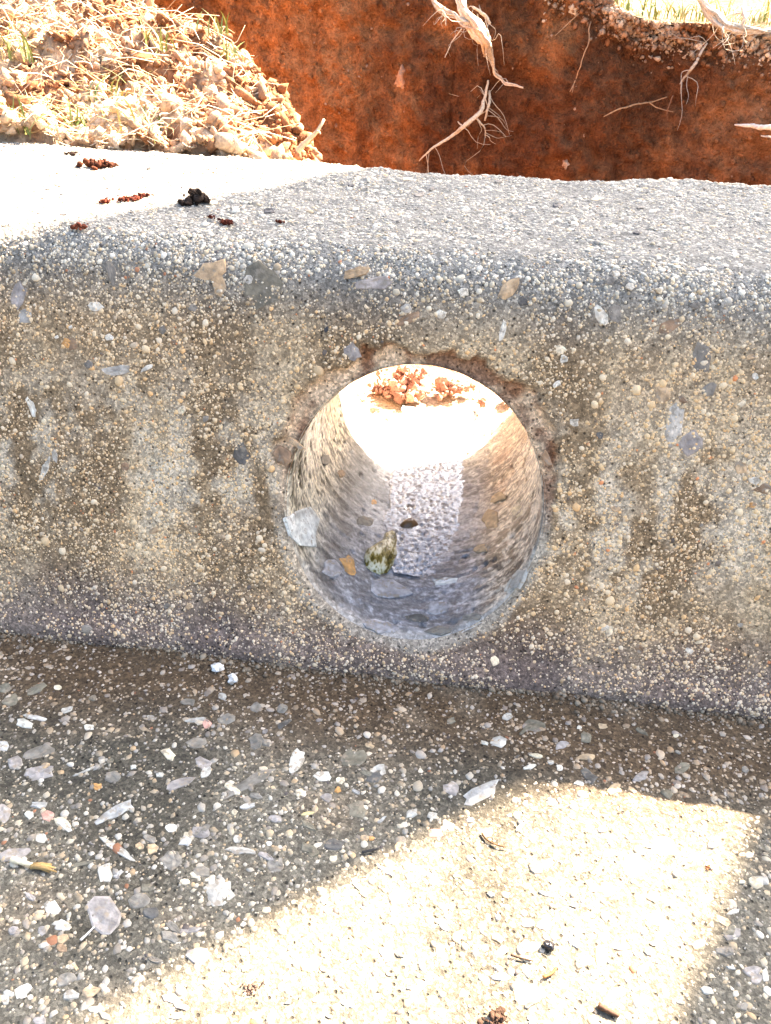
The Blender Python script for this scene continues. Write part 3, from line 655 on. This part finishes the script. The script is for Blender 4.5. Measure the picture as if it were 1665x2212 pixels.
# lawn around the trench and the road, out to the horizon
def quads(name, rects, z, mat, col, lab, kind='structure'):
    V, F = [], []
    for (x0, y0, x1, y1) in rects:
        o = len(V); V += [(x0, y0, z), (x1, y0, z), (x1, y1, z), (x0, y1, z)]; F.append((o, o + 1, o + 2, o + 3))
    return tag(mesh(name, V, F, mat, None, np.tile(A(col), (len(V), 1)), smooth=False), lab, kind=kind)
lx = np.r_[-200, -40, -8, -2, np.linspace(-1, 1, 60), 2, 8, 40, 200]; lv = np.r_[0, .02, .06, .12, .2, .35, .6, 1.2, 4, 20, 200]
LX, LV = np.meshgrid(lx, lv, indexing='ij'); lz = bank_top(np.clip(LX, -2, 2)); LP = np.stack([LX, wall_y(np.clip(LX, -2, 2), lz) - .004 + LV, lz + .004 * fbm(np.stack([LX, LV, LV * 0], -1), 30, 2, 221) * (LV < 2) + .03 * np.clip(LV, 0, 1)], -1)
lc = lerp((.20, .14, .08), (.09, .12, .04), sstep(.05, .4, LV + .1 * fbm(LP, 8, 2, 223)))
ground = mesh('ground', LP.reshape(-1, 3), grid_faces(len(lx), len(lv)), M['lawn'], None, lc.reshape(-1, 3)); tag(ground, 'lawn above the trench behind the red clay wall', kind='structure')
quads('lawn', [(-200, YB - .002, -1.45, .9), (1.9, YB - .002, 200, .66)], .147, M['lawn'], (.09, .12, .04), 'mown lawn strip beside the trench along the kerb')
quads('road', [(-200, -200, 200, -.455)], .008, M['asphalt'], (.05, .05, .052), 'asphalt road beyond the gutter')
# grass and roots over the lip of the wall at the right
n = 420; x = rng.uniform(.08, .36, n); gz = bank_top(x); base_ = np.stack([x, wall_y(x, gz) + rng.uniform(-.004, .05, n), gz + .001], -1)
V, F, C = blades(n, None, 0, .008, .03, .0007, GREEN + [(.5, .42, .2)] * 3, 1.2, base_)
tag(mesh('bank_grass', V, F, M['grass'], None, C), 'ragged grass along the lip of the clay wall at upper right', 'grass', kind='stuff')
n = 5200; x = rng.uniform(.05, .36, n); gz = bank_top(x) - np.abs(rng.normal(0, .012, n)); P = np.stack([x, wall_y(x, gz) - .003, gz], -1)
r = np.clip(.0008 * np.exp(.7 * rng.normal(size=n)), .0004, .0034); V, F, C = batch(clod_base(9, 0), P, A((0, -.5, 1.)) + .5 * rng.normal(size=(n, 3)), np.stack([r, r * .8, r * .8], 1), soil_col(P) * rng.uniform(.5, 1.2, (n, 1)), .35)
tag(mesh('soil_crumbs', V, F, M['soil'], ground, C, smooth=False), 'loose crumbs of topsoil on the lip of the wall', kind='stuff')

# ------------------------------------------------------------------ roots in the wall
def wall_at(px, py, off=0.004):
    d = ray(px, py)
    for t in np.linspace(.5, 1.4, 700):
        p = CAM + d * t
        if p[1] > wall_y(A(p[0]), A(p[2])) - off: return p
    return p
PALE = (.56, .44, .30); TAN = (.42, .24, .12)
def root(name, label, strands, col=PALE, fuzz=0, cat='root', grp='roots hanging out of the clay wall'):
    """strands: lists of (px, py, offset from the wall, radius)"""
    e = None
    for k, st in enumerate(strands):
        W3 = [np.r_[wall_at(a, b, c), r * .48] for a, b, c, r in st]; Q = smooth_path(W3, max(8, 5 * len(st)))
        j = fbm(Q[:, :3], 120, 2, 231 + k)[:, None] * .0022; Q[:, :3] += j * A((1, .5, .6))
        fib = []
        if Q[:, 3].max() > .0022:
            for i in range(9):
                off = np.stack([fbm(np.c_[np.linspace(0, 2.2, len(Q)), np.full(len(Q), i * 3.7 + ax * 1.3), np.zeros(len(Q))], 1.6, 2, 300 + i) for ax in range(3)], 1)
                fib.append(tube(Q[:, :3] + off * Q[:, 3:] * 1.9, Q[:, 3] * random.uniform(.25, .5), 6, A(col) * random.uniform(.6, 1.25), .25, i))
        V, F, C = merge([tube(Q[:, :3], Q[:, 3] * (.62 if fib else 1), 7, A(col) * random.uniform(.75, 1.05), .18, k)] + fib)
        if fuzz and k < 3:
            hs = []
            for i in range(fuzz):
                p = Q[random.randrange(len(Q)), :3]; d = rng.normal(size=3) * A((.7, .3, .5)) + A((0, -.1, -.6)); d /= np.linalg.norm(d); l = random.uniform(.012, .04); w1, w2 = rng.normal(size=3) * l * .22, rng.normal(size=3) * l * .22
                hs.append(tube(smooth_path([p, p + d * l * .35 + w1, p + d * l * .7 + w2, p + d * l + w1 * .5], 8), np.linspace(.0004, .00012, 8), 4, A(col) * random.uniform(.6, 1.1)))
            V, F, C = merge([(V, F, C)] + hs)
        if e is None:
            e = mesh(name, V, F, M['root'], None, C)
        else: mesh('rootlet', V, F, M['root'], e, C)
    tag(e, label, cat, grp); return e
root('tree_root', 'thick pale frayed root hanging from the top of the clay wall', [
    [(985, -20, .05, .006), (1005, 30, .055, .0065), (1030, 62, .058, .009), (1048, 92, .05, .008), (1060, 125, .022, .004), (1072, 160, .01, .003), (1085, 180, .01, .0022), (1128, 190, .012, .001)],
    [(930, -10, .04, .003), (950, 22, .045, .0036), (985, 40, .052, .004), (1012, 52, .055, .005)], [(1020, 15, .02, .002), (1040, 30, .02, .003), (1060, 50, .02, .0025)], [(1000, 60, .015, .0015), (975, 90, .012, .0012), (960, 125, .01, .0008)],
    [(940, 20, .02, .002), (962, 38, .02, .002), (965, 55, .02, .001)]], (.66, .55, .40), 7)
root('tree_root', 'pale forked root with frayed fibres running down to the kerb', [
    [(1052, 175, .008, .002), (1050, 210, .01, .003), (1036, 245, .014, .004), (1005, 270, .018, .0042), (975, 295, .02, .003), (930, 322, .024, .002), (902, 350, .026, .001)],
    [(1060, 195, .01, .002), (1056, 230, .012, .0028), (1045, 262, .012, .0018)], [(1030, 255, .012, .002), (1040, 275, .012, .0014), (1048, 298, .01, .0008)], [(1000, 275, .016, .0022), (990, 262, .012, .001)]], (.62, .52, .36), 6)
root('fine_root', 'long thin reddish rootlet hanging in the middle of the clay wall', [[(1272, 50, .006, .0012), (1270, 95, .007, .0012), (1252, 145, .007, .001), (1240, 175, .007, .001), (1228, 200, .008, .0008)], [(1240, 175, .006, .0008), (1236, 200, .006, .0005)]], TAN)
root('fine_root', 'short straight rootlet slanting near the top of the clay wall', [[(1250, 30, .006, .001), (1222, 55, .006, .001), (1198, 78, .006, .0006)]], TAN)
root('fine_root', 'thin forked rootlet curving sideways on the right half of the wall', [[(1304, 252, .01, .0009), (1335, 236, .012, .0014), (1375, 226, .012, .0015), (1412, 220, .01, .0012), (1440, 210, .008, .001)], [(1400, 222, .01, .001), (1425, 236, .008, .001), (1452, 243, .008, .0006)]], (.48, .28, .14))
root('tree_root', 'whitish peeled root stub slanting below the grass at upper right', [[(1525, 95, .008, .0016), (1510, 120, .012, .0026), (1498, 145, .014, .003), (1480, 165, .012, .002), (1468, 182, .008, .001)]], (.58, .5, .38), 6)
root('tree_root', 'pale bent root running along the grassy lip at upper right', [[(1500, -12, .012, .004), (1540, 30, .016, .006), (1570, 58, .02, .006), (1605, 70, .022, .005), (1660, 68, .022, .004), (1720, 60, .02, .004)], [(1600, 62, .02, .004), (1608, 40, .02, .003), (1600, 15, .016, .002)], [(1560, 40, .014, .002), (1590, 30, .016, .002), (1640, 20, .016, .001)]], (.64, .56, .42), 8)
root('split_root', 'flat white splinter of root poking in at the right edge', [[(1586, 270, .03, .0012), (1615, 272, .032, .0035), (1660, 276, .036, .0045), (1720, 280, .04, .004)], [(1640, 296, .03, .0012), (1665, 298, .034, .002), (1720, 300, .036, .002)]], (.75, .68, .56))
root('fine_root', 'dark thin rootlet hanging low on the right half of the wall', [[(1455, 205, .005, .0012), (1445, 235, .006, .001), (1438, 262, .006, .0006)]], (.25, .12, .06))
# stones in the clay
for (px, py, w, h, col, lab) in [(868, 176, 13, 22, (.48, .25, .13), 'tan flat stone set in the left part of the clay wall'), (1222, 355, 7, 7, (.5, .36, .25), 'small pale stone set low in the clay wall'), (1238, 20, 10, 9, (.62, .52, .38), 'pale pebble near the top of the clay wall'), (1512, 98, 9, 7, (.6, .5, .36), 'round cream pebble below the grassy lip')]:
    p = wall_at(px, py, .0); k = np.linalg.norm(p - CAM) / FPX; v, f = clod_base(px, 2)
    tag(mesh('clay_stone', p + v * A((w * k, .006, h * k)), f, M['stone'], None, np.tile(A(col), (len(v), 1)), True), lab, 'stone', 'stones in the clay wall')

# ------------------------------------------------------------------ loose things
def clod(name, label, p, r, col, n=7, cat='soil clod', grp=None, flat=.7):
    n = n * 22; d = rng.normal(size=(n, 3)) * A((.75, .6, .45)) * r; d[:, 2] = np.abs(d[:, 2]) * flat; d[0] = (0, 0, r * .35 * flat); R3 = np.clip(r * .13 * np.exp(.8 * rng.normal(size=n)), r * .04, r * .6); R3[0] = r * .7
    S = R3[:, None] * rng.uniform(.55, 1.2, (n, 3)) * A((1, 1, flat)); V, F, C = batch(ICO[1], A(p) + d, A((0, 0, 1.)) + .4 * rng.normal(size=(n, 3)), S, A(col) * rng.uniform(.6, 1.4, (n, 1)), .2)
    return tag(mesh(name, V, F, M['soil'], None, C, smooth=False), label, cat, grp)
def kerb_top(px, py):
    p = at_z(px, py, HK)
    if p[1] < .085:
        for _ in range(4):
            y = p[1]; zz = np.interp(y, prof[:S_i, 0], prof[:S_i, 1]); p = at_z(px, py, zz)
    return p
S_i = 13
RED = (.085, .018, .008); DRK = (.035, .022, .015)
clod('soil_clod', 'reddish crumbly clod lying alone on the sunlit kerb top', kerb_top(218, 360), .0040, (.07, .022, .010), 8, grp='soil clods on the kerb top')
clod('soil_clod', 'tiny brown clod on the sunlit kerb top behind the reddish clod', kerb_top(157, 334), .0018, DRK, 3, grp='soil clods on the kerb top')
clod('soil_clod', 'dark pointed soil clod at the edge of the shadow on the kerb top', kerb_top(428, 436), .0032, DRK, 4, grp='soil clods on the kerb top', flat=1.2)
clod('soil_clod', 'flat dark clod beside the pointed one at the shadow edge', kerb_top(403, 440), .0022, DRK, 5, grp='soil clods on the kerb top')
clod('soil_clod', 'deep red clay crumb at the left end of the crumb trail', kerb_top(227, 437), .0017, RED, 4, grp='soil clods on the kerb top')
clod('soil_clod', 'broken red clay crumbs in the middle of the trail on the sunlit kerb top', kerb_top(275, 432), .0024, RED, 8, grp='soil clods on the kerb top', flat=.5)
clod('soil_clod', 'red clay crumb at the right end of the crumb trail', kerb_top(310, 424), .0017, RED, 5, grp='soil clods on the kerb top')
clod('soil_clod', 'dark red crumbs pressed onto the shaded kerb top', kerb_top(488, 481), .0019, RED, 6, grp='soil clods on the kerb top', flat=.5)
clod('soil_clod', 'small red crumb on the shaded kerb top right of the dark red crumbs', kerb_top(603, 480), .0011, RED, 3, grp='soil clods on the kerb top')
clod('soil_clod', 'lone rusty crumb where the kerb top begins to round over', kerb_top(174, 492), .0017, (.2, .06, .03), 3, grp='soil clods on the kerb top')
clod('soil_clod', 'small red crumb between the dark clod and the pressed red crumbs', kerb_top(455, 470), .0013, RED, 3, grp='soil clods on the kerb top')
for k in range(7):
    pass
# clods beyond the hole
def crumbly(name, label, p, size, col, n, cat, grp):
    d = rng.normal(size=(n, 3)) * .42; d[:, 2] = np.abs(d[:, 2]); P = A(p) + d * A(size); n_ = n
    r = np.clip(.0011 * np.exp(.65 * rng.normal(size=n)), .0004, .004)
    S = r[:, None] * rng.uniform(.45, 1.3, (n, 3)); V, F, C = batch(clod_base(23, 1), P, rng.normal(size=(n, 3)), S, A(col) * rng.uniform(.6, 1.4, (n, 1)), .3)
    return tag(mesh(name, V, F, M['soil'], None, C, smooth=False), label, cat, grp)
for (x, y, sz, n, lab) in [(-.026, .238, (.020, .011, .016), 300, 'largest crumbly red clay clod lying behind the drain hole'), (.006, .250, (.012, .008, .006), 110, 'middle red clay clod lying behind the drain hole'), (.026, .236, (.005, .004, .003), 8, 'small red clod at the right behind the drain hole'), (.042, .244, (.005, .004, .003), 7, 'smallest red clod at far right behind the drain hole')]:
    crumbly('clay_clod', lab, (x, y, .006), sz, (.44, .23, .17), n, 'clay clod', 'clay clods behind the drain hole')
def pebble(name, label, p, sx, sy, sz, col, cat, mat='stone', rotz=0, seed=1, grp=None):
    v, f = clod_base(seed, 2); v = v * A((sx, sy, sz)); c, s = math.cos(rotz), math.sin(rotz); v = np.stack([v[:, 0] * c - v[:, 1] * s, v[:, 0] * s + v[:, 1] * c, v[:, 2]], 1)
    return tag(mesh(name, v + A(p), f, M[mat], None, np.tile(A(col), (len(v), 1))), label, cat, grp)
def gp(px, py, lift=.001): return on_gutter(px, py)[0] + A((0, 0, lift))
pebble('mortar_crumb', 'white mortar crumb at the foot of the kerb, the left of two', gp(470, 1449, .0016), .0026, .0018, .0016, (.8, .77, .7), 'crumb', seed=3, grp='white mortar crumbs in the gutter')
pebble('mortar_crumb', 'white mortar crumb at the foot of the kerb, the right of two', gp(504, 1474, .0018), .002, .0022, .0018, (.8, .77, .7), 'crumb', seed=5, grp='white mortar crumbs in the gutter')
pebble('pebble', 'small glossy black pebble in the sunlit patch of the gutter', gp(1183, 2049, .0012), .0018, .0012, .0013, (.012, .012, .014), 'pebble', 'wet_leaf', -.3, 7)
clod('soil_clod', 'dark crumb at the very bottom edge in the sunlit gutter patch', gp(1073, 2204, .0005), .0022, (.05, .03, .02), 4, grp='dark crumbs in the gutter')
clod('soil_clod', 'small rusty crumb in the sunlit gutter patch near the shadow corner', gp(1528, 1875, .0003), .0009, (.2, .09, .04), 3, grp='dark crumbs in the gutter')
clod('soil_clod', 'flat brown crumb in the left part of the sunlit gutter patch', gp(541, 2131, .0003), .0016, (.13, .09, .07), 4, grp='dark crumbs in the gutter', flat=.4)
def stick(name, label, pix, rad, col, cat, surf=on_gutter, lift=.001, mat='straw', grp=None):
    Q = smooth_path([surf(a, b)[0] + surf(a, b)[1] * lift for a, b in pix], 10); V, F, C = tube(Q, np.linspace(rad, rad * .6, 10), 6, col, .1)
    return tag(mesh(name, V, F, M[mat], None, C), label, cat, grp)
st = stick('straw_fragment', 'broken straw stalk with a frayed brown node at the lower left', [(28, 1864), (48, 1869), (72, 1874)], .0011, (.78, .66, .42), 'straw', lift=.0016)
nodes = []
for k in range(9):
    a = (72 + random.uniform(-4, 4), 1876 + random.uniform(-3, 4)); b_ = (100 + random.uniform(-6, 26), 1878 + random.uniform(-8, 14))
    Q = [gp(*a, .0014), gp((a[0] + b_[0]) / 2, (a[1] + b_[1]) / 2 - 2, .0018), gp(*b_, .001)]; nodes.append(tube(Q, [.0008, .0006, .0002], 5, A((.42, .27, .1)) * random.uniform(.6, 1.3)))
V, F, C = merge(nodes); mesh('frayed_node', V, F, M['straw'], st, C)
stick('dry_stalk', 'thin dark curled stem in the upper left of the sunlit patch', [(1040, 1800), (1048, 1815), (1068, 1826), (1092, 1832)], .0004, (.10, .05, .02), 'stem', grp='dark stems in the sunlit patch')
stick('dry_stalk', 'thin dark stem lying right of centre in the sunlit patch', [(1102, 2066), (1120, 2074), (1150, 2082)], .0004, (.08, .05, .03), 'stem', grp='dark stems in the sunlit patch')
stick('leaf_shred', 'dark folded leaf shred at the bottom edge of the sunlit patch', [(1290, 2176), (1310, 2188), (1335, 2200)], .0009, (.06, .03, .015), 'leaf')
stick('leaf_shred', 'small rusty shred near the middle of the sunlit patch', [(1172, 2116), (1190, 2108), (1200, 2096)], .0005, (.22, .10, .03), 'leaf')
stick('dry_stalk', 'short pale stem lying alone on the shaded gutter at lower left', [(174, 2032), (188, 2018), (204, 2002)], .0004, (.7, .66, .58), 'stem')
stick('dry_stalk', 'short black sliver at the shadow edge left of the sunlit patch', [(782, 1842), (800, 1838), (818, 1834)], .0005, (.03, .03, .03), 'stem')
# twig at the end of the bank
p0 = bank_at(648, 318); y0 = p0[1] - .004
tw = smooth_path([at_y(642, 326, y0), at_y(668, 300, y0), at_y(686, 284, y0), at_y(700, 258, y0 + .004)], 12)
V, F, C = tube(tw, np.linspace(.0016, .0007, 12), 6, (.6, .42, .26), .15); twig = mesh('twig', V, F, M['root'], None, C)
tag(twig, 'short dry twig sticking out from the end of the soil bank', 'twig')
V, F, C = tube(smooth_path([at_y(684, 286, y0), at_y(690, 282, y0 - .002), at_y(692, 290, y0 - .003)], 5), np.linspace(.0008, .0003, 5), 5, (.6, .42, .26)); mesh('side_shoot', V, F, M['root'], twig, C)

# leaf and stones lying in the hole
def zb(x, y): return 720 * .7733 + x * KB, 950 * .7733 + y * KB
def draped(name, label, outline, col, cat, dome, mat, mott=None):
    cx, cy_ = np.mean(A(outline), 0); n = len(outline); V = []; rings = 7
    c0, nn = on_bore(*zb(cx, cy_))
    for l in range(rings + 1):
        t = 1 - l / rings
        for (a, b_) in outline:
            p, q = on_bore(*zb(cx + (a - cx) * t, cy_ + (b_ - cy_) * t)); hgt = dome * math.sqrt(max(0, 1 - t ** 2.2))
            q = q * (1 if p[2] > HZ - RB + .004 else 1); V.append(p + q * (hgt + .0004 + .0004 * float(fbm(p, 500, 2, 241))))
    V = A(V); bot = V[:n] - nn * .002; V = np.concatenate([V, bot]); F = []
    for l in range(rings):
        for k in range(n): k2 = (k + 1) % n; F.append((l * n + k, l * n + k2, (l + 1) * n + k2, (l + 1) * n + k))
    o = (rings + 1) * n
    for k in range(n): k2 = (k + 1) % n; F.append((o + k, o + k2, k2, k))
    F.append(tuple(range(rings * n, rings * n + n)))
    C = np.tile(A(col), (len(V), 1))
    if mott is not None:
        d = fbm(V * A((1, .45, 1)) @ A([[.8, .6, 0], [-.6, .8, 0], [0, 0, 1]]), 320, 3, 243); C = lerp(col, mott, sstep(-.12, .22, d))
    ob = mesh(name, V, F, M[mat], None, C); me = ob.data
    nz = sum((A(p.normal) * p.area for p in list(me.polygons)[:rings * n]), A((0., 0, 0)))
    if np.dot(nz, nn) < 0: me.flip_normals()
    return tag(ob, label, cat)
draped('fallen_leaf', 'curled wet leaf mottled olive and cream lying in the drain hole', [(548, 1120), (560, 1085), (605, 1060), (640, 1040), (655, 1000), (690, 990), (715, 1000), (722, 1040), (715, 1080), (722, 1120), (700, 1165), (670, 1200), (630, 1212), (590, 1195), (560, 1170)], (.13, .11, .02), 'leaf', .0042, 'mottled')
draped('leaf_fragment', 'flat dark brown oval leaf scrap in the water behind the mottled leaf', [(725, 975), (745, 955), (790, 945), (825, 958), (835, 980), (800, 998), (755, 1000), (730, 990)], (.13, .075, .03), 'leaf', .0016 + .0036, 'wet_leaf')

# ------------------------------------------------------------------ unseen forked tree, added and shaped to shade the kerb and gutter
RTREE = 1.2; TE = math.tan(SUN_EL); UV_ = A((math.cos(SUN_AZ), -math.sin(SUN_AZ), 0)); AV = A((math.sin(SUN_AZ), math.cos(SUN_AZ), 0))
def stem(rings, sides=28, aspect=.8):
    R_ = A(rings, float); zz = np.unique(np.r_[R_[:, 0], np.linspace(R_[0, 0], R_[-1, 0], 60)]); V = []
    for z in zz:
        l, r = np.interp(z, R_[:, 0], R_[:, 1]), np.interp(z, R_[:, 0], R_[:, 2]); c, w = (l + r) / 2, (r - l) / 2
        for k in range(sides):
            a = 2 * math.pi * k / sides; d = w * aspect * math.sin(a); rr = 1 + .02 * math.sin(5 * a + z * 9)
            V.append(UV_ * (c + w * math.cos(a)) + AV * (RTREE + d * rr) + A((0, 0, z + RTREE * TE + d * rr * TE)))  # rings tilt along the sun so their widths set the shadow outline
    n = len(zz); F = []
    for i in range(n - 1):
        for k in range(sides):
            k2 = (k + 1) % sides; a, b_, c, d = i * sides + k, i * sides + k2, (i + 1) * sides + k2, (i + 1) * sides + k; F += [(a, b_, c), (a, c, d)]
    V = A(V); C = np.tile(A((.16, .12, .085)), (len(V), 1)); return V, A(F), C
L_ = stem([(-1.3, -.06, .46), (-.95, -.01, .39), (-.65, .03, .33), (-.4, .015, .31), (-.16, .004, .26), (-.105, -.028, .175), (-.065, -.070, .124), (-.023, -.118, .088), (.008, -.160, .068), (.024, -.171, .0655), (.088, -.165, .057), (.139, -.160, .051), (.5, -.145, .03), (1.5, -.12, .02), (5.2, -.05, .03)])
R_ = stem([(-.6, .06, .31), (-.15, .09, .32), (-.072, .119, .325), (-.022, .134, .33), (.017, .144, .335), (.2, .185, .37), (.6, .3, .45), (1.5, .5, .63), (5.2, .95, 1.02)])
V, F, C = merge([L_, R_])
tree = bpy.data.objects.new('shade_caster_tree', None); COL.objects.link(tree)
tag(tree, 'unseen forked tree added behind the trench to shade the kerb', 'tree')
mesh('shadow_trunk', V, F, M['bark'], tree, C)
ctr = AV * (RTREE + .2) + A((.3, -.1, 8.2)); n = 2600; d = rng.normal(size=(n, 3)); d /= np.linalg.norm(d, axis=1, keepdims=True); P = ctr + d * (rng.random((n, 1)) ** .45) * A((2.0, 2.0, 1.7)) * (1 + .3 * fbm(d, 2.5, 2, 251))[:, None]
lv, lf = A([(-1., 0, 0), (0, .45, .1), (1., 0, 0), (0, -.45, .1)]), A([(0, 1, 2), (0, 2, 3)])
V, F, C = batch((lv, lf), P, rng.normal(size=(n, 3)) + A((0, 0, .8)), np.tile(A((.11, .11, .11)), (n, 1)) * rng.uniform(.6, 1.2, (n, 1)), A((.05, .09, .025)) * rng.uniform(.7, 1.4, (n, 1)), .1)
mesh('crown', V, F, M['leaf'], tree, C, smooth=False)
lim = []
for k in range(9):
    u0, z0 = ((-.05, 4.9) if k % 2 else (.72, 5.0)); p = UV_ * u0 + AV * (RTREE + .0) + A((0, 0, z0 - 1.2 + .2 * k)); e_ = ctr + rng.normal(size=3) * A((.9, .9, .6)); lim.append(tube(smooth_path([p, (p + e_) / 2 + A((0, 0, .2)), e_], 8), np.linspace(.06, .012, 8), 7, (.16, .12, .085)))
V, F, C = merge(lim); mesh('limbs', V, F, M['bark'], tree, C)
